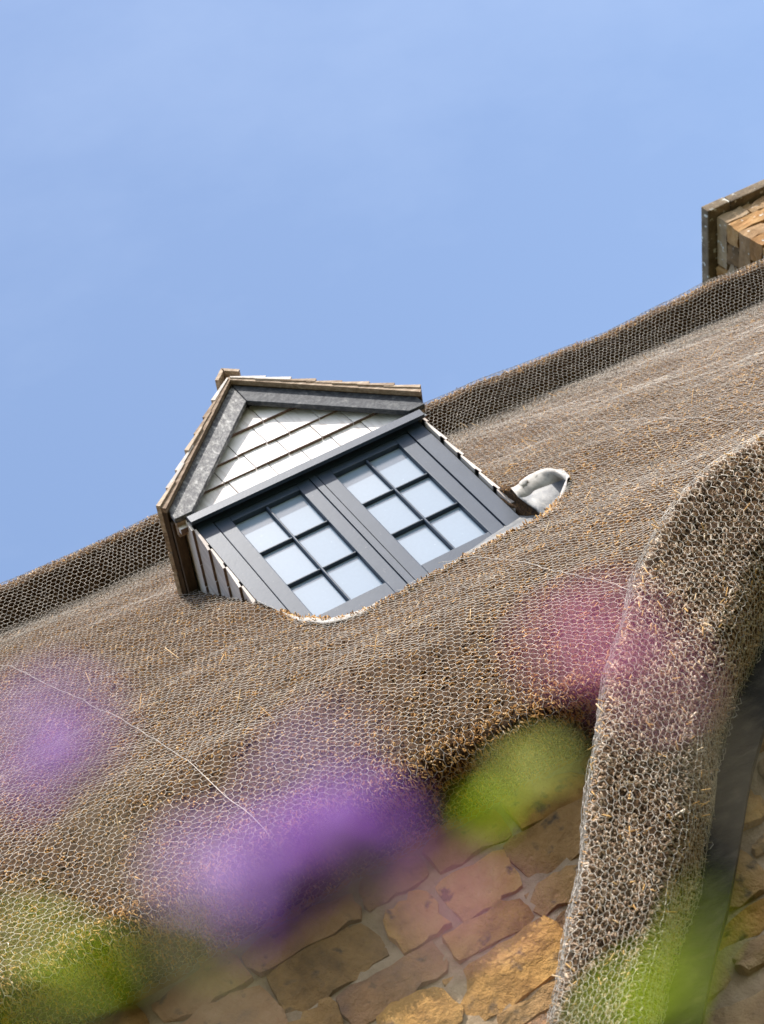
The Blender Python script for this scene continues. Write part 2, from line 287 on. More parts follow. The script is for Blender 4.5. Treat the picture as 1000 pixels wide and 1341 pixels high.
def netting(name, f, u0, u1, v0, v1, cell, lift, mat, parent, r=0.00064, cull=None, seed=2, warp=0.010, stretch=None, **k):
    """woven hexagonal wire: every wire is a three-sided rod, twisted pairs thicker"""
    g = np.random.default_rng(seed); s = cell / math.sqrt(3)
    ni, nj = int((u1 - u0) / cell) + 2, int((v1 - v0) / (1.5 * s)) + 2
    I, J = np.meshgrid(np.arange(ni), np.arange(nj), indexing='ij')
    ua = u0 + cell * (I + 0.5 * (J % 2)); va = v0 + 1.5 * s * J
    UV = np.stack([np.stack([ua, va], -1), np.stack([ua, va + s], -1)], 2)          # ni,nj,2(A,B),2
    UV = UV + g.normal(0, cell * 0.055, UV.shape)
    wu = 1.8 * warp * wav(UV[..., 0], UV[..., 1], seed + 50, 4, 1.1); wv = 1.8 * warp * wav(UV[..., 0], UV[..., 1], seed + 60, 4, 1.1)
    U = UV[..., 0] + wu; V = UV[..., 1] + wv
    if stretch is not None: V = np.interp(V, stretch[0], stretch[1], right=9.0)
    V = np.clip(V, v0, v1)
    n = normals(f, U, V); P = f(U, V) + n * (lift + 0.0012 * wav(U, V, seed + 70, 2, 4.0)[..., None] + g.normal(0, 0.0012, U.shape)[..., None])
    P = P.reshape(-1, 3); n = n.reshape(-1, 3); Vf = V.reshape(-1)
    A = (np.arange(ni)[:, None] * nj + np.arange(nj)[None, :]) * 2; B = A + 1
    E = [np.stack([A.ravel(), B.ravel()], 1)]; tw = [np.ones(A.size)]
    ev = np.arange(nj - 1)
    for par in (0, 1):
        js = ev[ev % 2 == par]
        E.append(np.stack([B[:, js].ravel(), A[:, js + 1].ravel()], 1)); tw.append(np.zeros(B[:, js].size))
        if par == 0: p, q = B[1:, js], A[:-1, js + 1]
        else: p, q = B[:-1, js], A[1:, js + 1]
        E.append(np.stack([p.ravel(), q.ravel()], 1)); tw.append(np.zeros(p.size))
    E = np.concatenate(E); tw = np.concatenate(tw)
    ok = (Vf[E] > v0 + 1e-4).all(1) & (Vf[E] < v1 - 1e-4).all(1)
    if cull is not None: c = cull(P); ok &= ~(c[E[:, 0]] | c[E[:, 1]])
    E, tw = E[ok], tw[ok]
    p, q = P[E[:, 0]], P[E[:, 1]]; d = q - p; d /= np.linalg.norm(d, axis=1, keepdims=True) + 1e-12
    nn = n[E[:, 0]]; b = np.cross(d, nn); b /= np.linalg.norm(b, axis=1, keepdims=True) + 1e-12; nn = np.cross(b, d)
    R = (r * (1 + 0.35 * tw))[:, None]
    ring = lambda c: np.stack([c + nn * R, c + (-0.5 * nn + 0.866 * b) * R, c + (-0.5 * nn - 0.866 * b) * R], 1)
    W = np.concatenate([ring(p - d * R * 0.5), ring(q + d * R * 0.5)], 1).reshape(-1, 3); base = np.arange(len(E))[:, None] * 6
    F = np.concatenate([base + np.array([[0, 1, 4, 3]]), base + np.array([[1, 2, 5, 4]]), base + np.array([[2, 0, 3, 5]])])
    return mk(name, W, F, mat, parent, kind='stuff', **k)
def stubs(name, P, D, Ln, Rd, mat, parent, seed=3, tint=None):
    """cut reeds: three-sided stalks with a slanting cut end"""
    g = np.random.default_rng(seed); k = len(P); D = D / np.linalg.norm(D, axis=1, keepdims=True)
    a = np.cross(D, g.normal(size=(k, 3))); a /= np.linalg.norm(a, axis=1, keepdims=True); b = np.cross(D, a)
    R = Rd[:, None]; ang = [0, 2.0944, 4.18879]
    off = [a * math.cos(t) + b * math.sin(t) for t in ang]
    Q = P + D * Ln[:, None]; sl = g.uniform(-0.9, 0.9, (k, 3)) * Rd[:, None]
    V = np.stack([P + o * R for o in off] + [Q + o * R * 0.85 + D * sl[:, [i]] for i, o in enumerate(off)], 1).reshape(-1, 3)
    base = np.arange(k)[:, None] * 6
    T = np.concatenate([base + np.array([x]) for x in ([0, 1, 4], [0, 4, 3], [1, 2, 5], [1, 5, 4], [2, 0, 3], [2, 3, 5], [3, 4, 5])])
    o = mk(name, V, T, mat, parent, kind='stuff')
    if tint is None: tint = g.random(k)
    at = o.data.attributes.new('tint', 'FLOAT', 'POINT'); at.data.foreach_set('value', np.repeat(tint, 6).astype(np.float32))
    return o

# ------------------------------------------------------------------ setting
def ground():
    g = np.random.default_rng(4); n = 60
    xs = np.sign(np.linspace(-1, 1, n)) * np.abs(np.linspace(-1, 1, n)) ** 3 * 400
    U, V = np.meshgrid(xs, xs, indexing='ij'); Z = -H + 0.0 * U - 0.001 + 0.03 * wav(U * 0.3, V * 0.3, 2, 3, 0.6) * np.exp(-((U / 12) ** 2 + (V / 12) ** 2)) - 0.03
    idx = np.arange(n * n).reshape(n, n); F = np.stack([idx[:-1, :-1], idx[1:, :-1], idx[1:, 1:], idx[:-1, 1:]], -1).reshape(-1, 4)
    mk('ground', np.stack([U, V, Z], -1).reshape(-1, 3), F, M_SOIL, None, smooth=True, kind='structure')
ground()

cottage = bpy.data.objects.new('cottage', None); COL.objects.link(cottage); cottage.empty_display_size = 0.5
cottage['label'] = 'stone cottage with netted thatched roof, shingled dormer window and stone chimney'; cottage['category'] = 'cottage'

# ------------------------------------------------------------------ stone walls
def stone(name, xa, xb, za, zb, yf, mats, parent, seed, out=0.022, back=0.06, axis='y'):
    """one rubble stone: a bulging irregular face with a rim going back into the mortar"""
    g = np.random.default_rng(seed); nx, nz = 8, 5
    s, t = np.meshgrid(np.linspace(-1, 1, nx), np.linspace(-1, 1, nz), indexing='ij')
    w_, h_ = (xb - xa) / 2, (zb - za) / 2; cx, cz = (xa + xb) / 2, (za + zb) / 2
    rr = 0.05; sx = s * (1 - rr * np.abs(t) ** 5); sz = t * (1 - rr * 1.6 * np.abs(s) ** 5)
    c = g.normal(0, min(w_, h_) * 0.07, (4, 2))
    bil = lambda k: ((1 - s) * (1 - t) * c[0, k] + (1 + s) * (1 - t) * c[1, k] + (1 - s) * (1 + t) * c[2, k] + (1 + s) * (1 + t) * c[3, k]) / 4 * 2
    X = cx + sx * w_ + bil(0) + g.normal(0, 0.004, s.shape); Z = cz + sz * h_ + bil(1) + g.normal(0, 0.004, s.shape)
    bul = out * (1 - 0.25 * np.abs(s) ** 8) * (1 - 0.25 * np.abs(t) ** 8) + g.normal(0, 0.006, s.shape) + s * g.normal(0, 0.006) + t * g.normal(0, 0.006)
    Y = yf - bul
    V = np.stack([X, Y, Z], -1).reshape(-1, 3); idx = np.arange(nx * nz).reshape(nx, nz)
    F = [(int(idx[i, j]), int(idx[i + 1, j]), int(idx[i + 1, j + 1]), int(idx[i, j + 1])) for i in range(nx - 1) for j in range(nz - 1)]
    rim = [idx[i, 0] for i in range(nx)] + [idx[nx - 1, j] for j in range(1, nz)] + [idx[i, nz - 1] for i in range(nx - 2, -1, -1)] + [idx[0, j] for j in range(nz - 2, 0, -1)]
    V2 = V[rim].copy(); V2[:, 0] = cx + (V2[:, 0] - cx) * 1.03; V2[:, 2] = cz + (V2[:, 2] - cz) * 1.04; V2[:, 1] = yf + back
    m_ = len(rim); b0 = len(V); base = b0 + m_
    F += [(b0 + (i + 1) % m_, b0 + i, base + i, base + (i + 1) % m_) for i in range(m_)]
    V = np.concatenate([V, V[rim], V2])
    if axis == 'x': V = np.stack([V[:, 1], V[:, 0], V[:, 2]], 1); F = [f[::-1] for f in F]
    return mk(name, V, F, mats[int(g.integers(len(mats)))], parent, smooth=True)
def courses(name, x0, x1, z0, z1, yf, mats, parent, hs, ws, seed, gap=0.012, axis='y', keep=None, out=0.022):
    g = np.random.default_rng(seed); z = z1; k = 0
    while z > z0 + 0.04:
        h = g.uniform(*hs); x = x0 - g.uniform(0, ws[0])
        while x < x1:
            w_ = g.uniform(*ws)
            xa, xb = max(x, x0), min(x + w_, x1)
            if xb - xa > 0.05:
                n2 = 2 if (h > 0.135 and g.random() < 0.16) else 1
                for q in range(n2):
                    za, zb = z - h + q * h / n2, z - h + (q + 1) * h / n2
                    if keep is None or keep((xa + xb) / 2, (za + zb) / 2):
                        stone(name, xa + gap * 0.5, xb - gap * 0.5, za + gap * 0.5, zb - gap * 0.5, yf, mats, parent, seed * 1000 + k, out=out, axis=axis)
                    k += 1
            x += w_
        z -= h
def mortar_sheet(name, x0, x1, z0, z1, y, yb, parent, d=0.03, top=None):
    nx, nz = max(2, int((x1 - x0) / d)), max(2, int((z1 - z0) / d))
    U, Z = np.meshgrid(np.linspace(x0, x1, nx), np.linspace(z0, z1, nz), indexing='ij')
    if top is not None: Z = z0 + (Z - z0) / (z1 - z0) * (top(U) - z0)
    Yv = y - 0.004 + 0.004 * wav(U, Z, 77, 4, 3.0); V = np.stack([U, Yv, Z], -1).reshape(-1, 3)
    idx = np.arange(nx * nz).reshape(nx, nz); F = np.stack([idx[:-1, :-1], idx[1:, :-1], idx[1:, 1:], idx[:-1, 1:]], -1).reshape(-1, 4)
    B = np.array([[x0, yb, z0], [x1, yb, z0], [x1, yb, Z[-1, -1]], [x0, yb, Z[0, -1]]]); b = len(V)
    c = [idx[0, 0], idx[-1, 0], idx[-1, -1], idx[0, -1]]
    F2 = np.array([[c[1], c[0], b, b + 1], [c[2], c[1], b + 1, b + 2], [c[3], c[2], b + 2, b + 3], [c[0], c[3], b + 3, b], [b + 3, b + 2, b + 1, b]])
    return mk(name, np.concatenate([V, B]), np.concatenate([F, F2]), M_MORTAR, parent, smooth=False)
YW = -0.95; YG = -1.65
wall = mortar_sheet('wall', -3.5, 6.5, -H - 0.3, -1.80, YW, -0.5, cottage, 0.04)
courses('stone', -2.2, 0.65, -3.25, -1.81, YW, [STONES[0], STONES[1], STONES[0], STONES[3], STONES[1]], wall, (0.115, 0.175), (0.17, 0.36), 11)
def rest_of_wall():
    g = np.random.default_rng(12); bm = bmesh.new()
    def fill(x0, x1, z0, z1):
        z = z1
        while z > z0:
            h = g.uniform(0.12, 0.18); x = x0
            while x < x1:
                w_ = g.uniform(0.22, 0.45); xb = min(x + w_, x1)
                if xb - x > 0.06:
                    j = lambda: g.normal(0, 0.008); o = g.uniform(0.01, 0.028); b_ = 0.018
                    P = [(x + b_ + j(), YW - o, z - h + b_ + j()), (xb - b_ + j(), YW - o, z - h + b_ + j()), (xb - b_ + j(), YW - o, z - b_ + j()), (x + b_ + j(), YW - o, z - b_ + j())]
                    Q = [(x + 0.007, YW + 0.04, z - h + 0.007), (xb - 0.007, YW + 0.04, z - h + 0.007), (xb - 0.007, YW + 0.04, z - 0.007), (x + 0.007, YW + 0.04, z - 0.007)]
                    bm_hexa(bm, P + Q)
                x += w_
            z -= h
    fill(-3.5, -2.22, -3.25, -1.81); fill(-3.5, 6.4, -H, -3.26)
    from_bm('stonework', bm, STONES[1], wall, kind='stuff')
rest_of_wall()

# ------------------------------------------------------------------ main thatch, ridge, back slope
roof = sheet('thatched_roof', main_surf, -3.6, 7.0, 0.0, MAIN_L, 0.022, 0.02, M_BED, cottage, disp=0.006, cull=lambda P: in_dormer(P, -0.03) | in_scoop(P))
ridge = sheet('thatch_ridge', ridge_surf, -3.6, 7.0, 0.0, RIDGE_L, 0.022, 0.018, M_BED, roof, disp=0.006, seed=5)
def back_slope():
    V = [(-3.6, 2.12, 2.05), (7, 2.12, 2.0), (7, 4.6, -1.9), (-3.6, 4.6, -1.9), (7, 4.3, -2.0), (-3.6, 4.3, -2.0), (7, 0.8, -1.9), (-3.6, 0.8, -1.9)]
    mk('back_slope', V, [(0, 1, 2, 3), (3, 2, 4, 5), (5, 4, 6, 7)], M_BED, roof)
back_slope()
CULL = lambda P: in_dormer(P, 0.012) | in_scoop(P)
netting('wire_netting', main_surf, -2.6, 5.2, 0.06, MAIN_L - 0.05, 0.0265, 0.014, M_WIRE, roof, cull=CULL, seed=2, stretch=([0, 0.6, 1.2, 1.8, 4.0], [0, 0.6, 1.3, 2.2, 6.06]))
netting('ridge_netting', rnet_surf, -2.6, 5.2, 0.30, RNET_L, 0.0255, 0.004, M_WIRE, roof, cull=CULL, seed=8)

def main_stubs(nm, k, seed):
    g = np.random.default_rng(seed)
    x = g.uniform(-2.15, 4.6, k * 2); t = g.uniform(0.02, MAIN_L - 0.02, k * 2)
    P = main_surf(x, t); dist = np.linalg.norm(P - CAM, axis=1)
    # keep what the garden side can see, thinner with distance
    rel = (P - CAM); fz = rel @ FW; px = rel @ RX / fz * 2553 + 500; py = 670 - rel @ UP / fz * 2553
    ok = (px > -150) & (px < 1150) & (py < 1480) & ~CULL(P) & (g.random(k * 2) < np.clip((7.2 / dist) ** 2, 0, 1))
    x, t, P = x[ok], t[ok], P[ok]
    n = normals(main_surf, x, t)
    dn = main_surf(x, t - 0.01) - P; dn /= np.linalg.norm(dn, axis=1, keepdims=True)
    steep = (1 - sstep(0.30, 0.9, t))[:, None]
    D = n * (0.45 + 0.55 * steep) + dn * (0.9 * (1 - steep) + 0.15) + g.normal(0, 0.22, P.shape)
    L_ = (g.gamma(3.0, 0.0026, len(P)) + 0.004) * (1 - 0.35 * steep[:, 0])
    stubs(nm, P - n * 0.011, D, L_ + 0.004, g.uniform(0.0022, 0.0036, len(P)), M_REED, roof, seed)
    return len(P)
NS = main_stubs('reed_ends', 118000, 31)
def edge_straws():
    g = np.random.default_rng(41); k = 5200
    x = g.uniform(-2.2, 0.9, k); t = g.uniform(0.30, 0.46, k); P = main_surf(x, t); n = normals(main_surf, x, t)
    D = n * 0.7 + np.array([0, -0.1, -0.75]) + g.normal(0, 0.4, P.shape)
    stubs('straw_ends', P, D, g.uniform(0.006, 0.022, k), g.uniform(0.0011, 0.0022, k), M_REED, roof, 42, tint=g.uniform(0.55, 1.0, k))
    k = 260; x = g.uniform(-2.0, 4.4, k); t = g.uniform(0.5, MAIN_L - 0.1, k); P = main_surf(x, t); ok = ~CULL(P); P = P[ok]; n = normals(main_surf, x[ok], t[ok]); k = len(P)
    stubs('loose_straw', P + n * 0.012, n * 0.25 + g.normal(0, 0.6, P.shape), g.uniform(0.03, 0.07, k), g.uniform(0.0010, 0.0017, k), M_REED, roof, 44, tint=g.uniform(0.8, 1.0, k))
    k = 9000; x = g.uniform(-2.0, 4.6, k); t = g.uniform(0.30, 0.95, k); P = ridge_surf(x, t); n = normals(ridge_surf, x, t)
    D = n + g.normal(0, 0.4, P.shape)
    stubs('ridge_reed_ends', P - n * 0.008, D, g.gamma(3, 0.002, k) + 0.006, g.uniform(0.0022, 0.0034, k), M_REED, ridge, 45)
    k = 170; c = g.uniform(-2, 4.6, 60); x = (c[g.integers(0, 60, k)] + g.normal(0, 0.03, k)); t = g.uniform(0.52, 0.72, k); P = ridge_surf(x, t); n = normals(ridge_surf, x, t)
    stubs('ridge_tufts', P, n + g.normal(0, 0.5, P.shape), g.uniform(0.012, 0.04, k), g.uniform(0.002, 0.004, k), M_REED, ridge, 46, tint=g.uniform(0.3, 0.9, k))
edge_straws()
def surf_wire(name, pts, lift=0.020, r=0.0011):
    Q, d = interp_path(pts, 60, 3); P = main_surf(Q[:, 0], Q[:, 1]); n = normals(main_surf, Q[:, 0], Q[:, 1])
    P = P + n * (lift + 0.002 * np.sin(np.arange(60) * 1.7))[:, None]
    bm = bmesh.new(); tube(bm, P, r, 5); from_bm(name, bm, M_WIRE, roof)
SEAMS = [[(-1.03, 4.0), (-0.99, 3.4), (-0.966, 2.7), (-0.972, 2.08), (-0.98, 1.54), (-1.0, 1.04), (-1.006, 0.73), (-0.994, 0.55), (-0.99, 0.40)],
         [(1.58, 4.1), (1.65, 3.8), (1.633, 3.3), (1.64, 2.8), (1.622, 2.27), (1.55, 1.7), (1.5, 1.2)], [(0.29, 2.0), (0.36, 1.75), (0.32, 1.26), (0.30, 0.96), (0.33, 0.80), (0.33, 0.5)]]
for s_ in SEAMS: surf_wire('seam_wire', s_)

# ------------------------------------------------------------------ porch gable: thatched verge, oak board, stone wall
OUT = [(-1.30, -3.63), (-1.12, -3.43), (-0.951, -3.231), (-0.847, -3.11), (-0.724, -2.968), (-0.572, -2.804), (-0.439, -2.659), (-0.332, -2.537), (-0.211, -2.414), (-0.082, -2.285), (0.032, -2.202), (0.147, -2.141), (0.273, -2.10), (0.384, -2.081), (0.485, -2.070), (0.70, -2.06), (0.90, -2.055)]
INN = [(-1.14, -3.62), (-0.98, -3.475), (-0.816, -3.326), (-0.70, -3.214), (-0.558, -3.081), (-0.471, -3.012), (-0.338, -2.884), (-0.202, -2.749), (-0.048, -2.623), (0.06, -2.54), (0.171, -2.465), (0.30, -2.41), (0.42, -2.38), (0.54, -2.365), (0.66, -2.355), (0.78, -2.35), (0.90, -2.35)]
def mirror(P): return P + [(1.8 - x, z) for x, z in P[-2::-1]]
OUTQ, OD = interp_path(mirror(OUT), 500, 20); INNQ, ID = interp_path(mirror(INN), 500, 20)
HOOD_L = OD[-1]
# match inner to outer by fraction
def hood_pts(s):
    k = s / HOOD_L; o = np.stack([np.interp(k, OD / OD[-1], OUTQ[:, i]) for i in (0, 1)], -1); i_ = np.stack([np.interp(k, ID / ID[-1], INNQ[:, i]) for i in (0, 1)], -1)
    return o, i_
YF = -2.0
# cross-section: (fraction from outer to inner, y)
HP = [(-0.02, -0.6), (-0.02, -1.5), (0.0, -1.88), (0.02, -1.95), (0.07, -1.99), (0.16, -2.004), (0.5, -2.008), (0.88, -2.0), (0.965, -1.965), (1.0, -1.90), (1.02, -1.765)]
HN = HP + [(1.06, -1.80), (1.12, -1.80)]
def hood_fn(prof_pts, sm):
    Q = np.array(prof_pts, float); R = Q.copy(); R[:, 0] *= 0.33
    R2, d = interp_path(np.stack([R[:, 0], R[:, 1]], 1), 400, sm)
    fr = R2[:, 0] / 0.33; yy = R2[:, 1]
    def f(s, t):
        o, i_ = hood_pts(s); a = np.interp(t, d, fr)[..., None]; y = np.interp(t, d, yy)
        xz = o * (1 - a) + i_ * a
        off = 0.010 * wav(s, t, 61, 3, 1.0) + 0.006 * wav(s, t, 62, 2, 3.0)
        dirv = o - i_; dirv = dirv / (np.linalg.norm(dirv, axis=-1, keepdims=True) + 1e-9)
        topw = np.clip(1 - t / (d[-1] * 0.6), 0, 1)
        xz = xz + dirv * (off * 0.7)[..., None]
        return np.stack([xz[..., 0], y - off * np.clip(1 - np.abs(a[..., 0] - 0.5), 0.2, 1), xz[..., 1]], -1)
    f.sgn = -1.0
    return f, d[-1]
hood_f, HOOD_T = hood_fn(HP, 4); hnet_f, HNET_T = hood_fn(HN, 4)
porch = sheet('porch_thatch', hood_f, 0.0, HOOD_L, 0.0, HOOD_T, 0.016, 0.016, M_BED, cottage, disp=0.006, seed=15)
netting('wire_netting', hnet_f, 0.0, HOOD_L * 0.75, 0.85, HNET_T, 0.0232, 0.012, M_WIRE, porch, seed=18, r=0.00075)
netting('edge_netting', hnet_f, 0.0, HOOD_L * 0.75, 0.95, 1.36, 0.0215, 0.017, M_WIRE, porch, seed=19, r=0.00075, warp=0.02)
def hood_stubs():
    g = np.random.default_rng(51); k = 50000
    s = g.uniform(0, HOOD_L * 0.62, k); t = g.uniform(1.15, HOOD_T - 0.01, k); P = hood_f(s, t); n = normals(hood_f, s, t)
    D = n + g.normal(0, 0.42, P.shape) + np.array([-0.15, -0.1, -0.25])
    stubs('reed_ends', P - n * 0.012, D, g.gamma(3.0, 0.0021, k) + 0.008, g.uniform(0.0021, 0.0034, k), M_REEDP, porch, 52, tint=g.random(k))
    k = 420; s = g.uniform(0, HOOD_L * 0.6, k); t = g.uniform(1.35, HOOD_T - 0.15, k); P = hood_f(s, t); n = normals(hood_f, s, t)
    stubs('loose_straw', P + n * 0.008, n * 0.4 + g.normal(0, 0.6, P.shape), g.uniform(0.010, 0.025, k), g.uniform(0.0012, 0.002, k), M_REED, porch, 53, tint=g.uniform(0.8, 1, k))
    k = 260; s = g.uniform(0, HOOD_L * 0.6, k); t = g.uniform(1.18, 1.42, k); P = hood_f(s, t); n = normals(hood_f, s, t)
    stubs('edge_tufts', P, n + g.normal(0, 0.6, P.shape), g.uniform(0.006, 0.018, k), g.uniform(0.0012, 0.0026, k), M_REED, porch, 54, tint=g.uniform(0.5, 1, k))
hood_stubs()
def strip_board():
    a = INNQ[:]; n = len(a); bm = bmesh.new(); ids = range(0, n, 10); prev = None
    for i in ids:
        t = a[min(i + 5, n - 1)] - a[max(i - 5, 0)]; t = t / np.linalg.norm(t); nrm = np.array([t[1], -t[0]])
        o = a[i] - nrm * 0.03; q = a[i] + nrm * 0.085
        cur = [bm.verts.new((o[0], -1.785, o[1])), bm.verts.new((q[0], -1.785, q[1])), bm.verts.new((q[0], -1.745, q[1])), bm.verts.new((o[0], -1.745, o[1]))]
        if prev:
            for k in range(4): bm.faces.new((prev[k], prev[(k + 1) % 4], cur[(k + 1) % 4], cur[k]))
        prev = cur
    from_bm('verge_board', bm, M_OAK, porch)
strip_board()
pw = mortar_sheet('porch_wall', -0.86, 2.66, -H - 0.3, -2.30, YG, YG + 0.35, cottage, 0.04, top=lambda x: np.interp(x, INNQ[:, 0], INNQ[:, 1]) + 0.07)
def under_arch(x, z):
    zi = np.interp(x, INNQ[:, 0], INNQ[:, 1]); return z < zi + 0.06
courses('stone', -0.86, 1.2, -3.75, -2.34, YG, [STONES[0], STONES[1], STONES[2], STONES[0]], pw, (0.12, 0.19), (0.20, 0.36), 13, gap=0.024, keep=under_arch, out=0.030)
def porch_side():
    box('porch_side', -0.84, -0.60, YG + 0.352, YW - 0.004, -H, -3.25, M_MORTAR, cottage, 0)
porch_side()

# ------------------------------------------------------------------ dormer
def dormer():
    # cheeks and gable backing behind the shingles
    bm = bmesh.new()
    bm_prism(bm, [(-0.150, -0.25), (-0.146, -0.25), (-0.146, 0.88), (-0.150, 0.88)], 0.03, 1.3)
    bm_prism(bm, [(0.950, -0.25), (0.954, -0.25), (0.954, 0.88), (0.950, 0.88)], 0.03, 1.3)
    bm_prism(bm, [(-0.145, 0.795), (0.949, 0.795), (0.949, 0.93), (XC, 1.46), (-0.145, 0.93)], 0.03, 0.05)
    d = from_bm('dormer', bm, M_DECK, cottage)
    sl = (APEX - EAVE_Z) / HALF; ang = math.atan(sl); ca, sa = math.cos(ang), math.sin(ang)
    # roof boards
    for sx in (-1, 1):
        poly = [(XC, APEX - 0.022), (XC + sx * HALF, EAVE_Z - 0.022), (XC + sx * HALF - sx * 0.014, EAVE_Z - 0.038), (XC, APEX - 0.044)]
        if sx == 1: poly = poly[::-1]
        prism('roof_board', poly, -0.050, 1.25, M_DECK, d); prism('verge_strip', poly, -0.076, -0.0505, M_CEDAR, d)  # lighter front strip for the sunlit edge, the rest coloured as shade
    # barge boards with a mitre at the apex
    for sx in (-1, 1):
        z = lambda xx, c: c - abs(xx - XC) * sl
        xo = XC + sx * 0.605
        poly = [(XC + sx * 0.0012, APEX - 0.046), (xo, APEX - 0.046 - 0.605 * sl), (xo, 0.812), (XC + sx * 0.500, 0.812), (XC + sx * 0.0012, 1.354 - 0.046 + 0.0)]
        poly[3] = (XC + sx * (1.330 - 0.812) / sl, 0.812); poly[4] = (XC + sx * 0.0012, 1.330)
        if sx == 1: poly = poly[::-1]
        bm = bmesh.new(); bm_prism(bm, poly, -0.046, -0.020)
        bmesh.ops.bevel(bm, geom=bm.edges[:], offset=0.0025, segments=1, affect='EDGES')
        from_bm('barge_board', bm, M_BARGE_W if sx < 0 else M_BARGE, d, label='silvery weathered barge board with flaking grain' if sx < 0 else 'dark barge board with peeling black paint')
        # small block filling the foot of the board
        x0, x1 = sorted((xo - sx * 0.004, XC + sx * 0.545)); box('eave_block', x0, x1, -0.018, 0.06, 0.815, 0.845, M_CEDAR, d, 0.002)
    # roof shingles, course by course, tapered
    L_ = HALF / ca; exp = 0.118
    g = np.random.default_rng(71)
    for sx in (-1, 1):
        nrm = np.array([sx * sa, ca]); dwn = np.array([sx * ca, -sa])
        for c in range(7):
            s1 = L_ + 0.012 - c * exp; s0 = max(s1 - exp - 0.045, 0.004)
            if s1 < 0.05: break
            y = -0.082 + g.uniform(-0.006, 0.004)
            while y < 1.05:
                wd = g.uniform(0.11, 0.19); wob = g.uniform(-0.006, 0.006)
                A = np.array([XC, APEX]) + dwn * s0; B = np.array([XC, APEX]) + dwn * (s1 + wob)
                tb = 0.022 + g.uniform(-0.001, 0.003); hb = -0.018
                P = []
                for yy in (y, y + wd - 0.004):
                    for base, h0, h1 in ((A, -0.020, -0.012), (B, hb + 0.004, hb + 0.004 + tb)):
                        pass
                    a0 = A + nrm * -0.021; a1 = A + nrm * -0.014; b0 = B + nrm * -0.013; b1 = B + nrm * (-0.013 + 0.019)
                    P += [(q[0], yy, q[1]) for q in (a0, b0, b1, a1)]
                bm = bmesh.new(); bm_hexa(bm, P); from_bm('roof_shingle', bm, M_CEDAR if g.random() < 0.7 else M_SHINGSIDE, d)
                y += wd
    # ridge boards
    for sx in (-1, 1):
        nrm = np.array([sx * sa, ca]); dwn = np.array([sx * ca, -sa]); o = np.array([XC, APEX + 0.012])
        poly = [tuple(o + nrm * 0.004 + np.array([0, 0.006 * 0])), tuple(o + dwn * 0.066 + nrm * 0.004), tuple(o + dwn * 0.066 + nrm * 0.020), tuple(o + np.array([0, 0.0285]))]
        if sx == -1: poly = poly[::-1]
        poly = [(x + sx * 0.0008, z) for x, z in poly]
        prism('ridge_board', poly, -0.090, 1.1, M_CEDAR, d)
    # gable shingles
    rows = [(1.218, 1.36), (1.075, 1.235), (0.950, 1.092), (0.79, 0.967)]
    joints = [[0.414], [0.215, 0.358, 0.468, 0.62], [0.085, 0.24, 0.40, 0.565, 0.72], [0.104, 0.297, 0.455, 0.60, 0.755]]
    for (zb, zt), js in zip(rows, joints):
        xs = [-0.2] + js + [1.0]
        for a, b in zip(xs, xs[1:]):
            dz = g.uniform(-0.003, 0.003)
            p = [(a + 0.0022, zb + dz), (b - 0.0022, zb + dz), (b - 0.0022, zt), (a + 0.0022, zt)]
            p = clip(p, sl, 1, 1.405 + sl * XC); p = clip(p, -sl, 1, 1.405 - sl * XC)
            if len(p) >= 3:
                hh = zt - zb; k = g.uniform(-0.002, 0.002)
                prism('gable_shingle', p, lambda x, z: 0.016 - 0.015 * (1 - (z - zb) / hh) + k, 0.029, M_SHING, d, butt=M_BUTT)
    # cheek shingles, both sides
    for side in (-1, 1):
        bts = [0.735, 0.585, 0.449, 0.312, 0.175, 0.04, -0.095]; tops = 0.885
        for i, zb in enumerate(bts):
            zt = tops if i == 0 else bts[i - 1] + 0.03
            y = -0.016
            while y < 0.95:
                wd = g.uniform(0.10, 0.19) if y > 0 else g.uniform(0.08, 0.2); yb = y + wd
                zz = zb + g.uniform(-0.004, 0.004)
                x_in, x_t, x_b = 0.0, 0.006, 0.019
                f = lambda x: (-0.151 - x) if side < 0 else (0.955 + x)
                P = [(f(x_in), y, zz), (f(x_b), y, zz), (f(x_t), y, zt), (f(x_in), y, zt), (f(x_in), yb - 0.003, zz), (f(x_b), yb - 0.003, zz), (f(x_t), yb - 0.003, zt), (f(x_in), yb - 0.003, zt)]
                if 0.205 + 1.5 * y < zt + 0.06:
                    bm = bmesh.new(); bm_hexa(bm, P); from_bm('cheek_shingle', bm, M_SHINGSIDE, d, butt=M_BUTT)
                y = yb
    # brown batten under the eaves at the cheek top
    box('eave_batten', -0.212, -0.172, 0.0, 0.9, 0.838, 0.862, M_DECK, d, 0.002); box('eave_batten', 0.978, 1.016, 0.0, 0.9, 0.838, 0.862, M_DECK, d, 0.002)
    return d
DORMER = dormer()

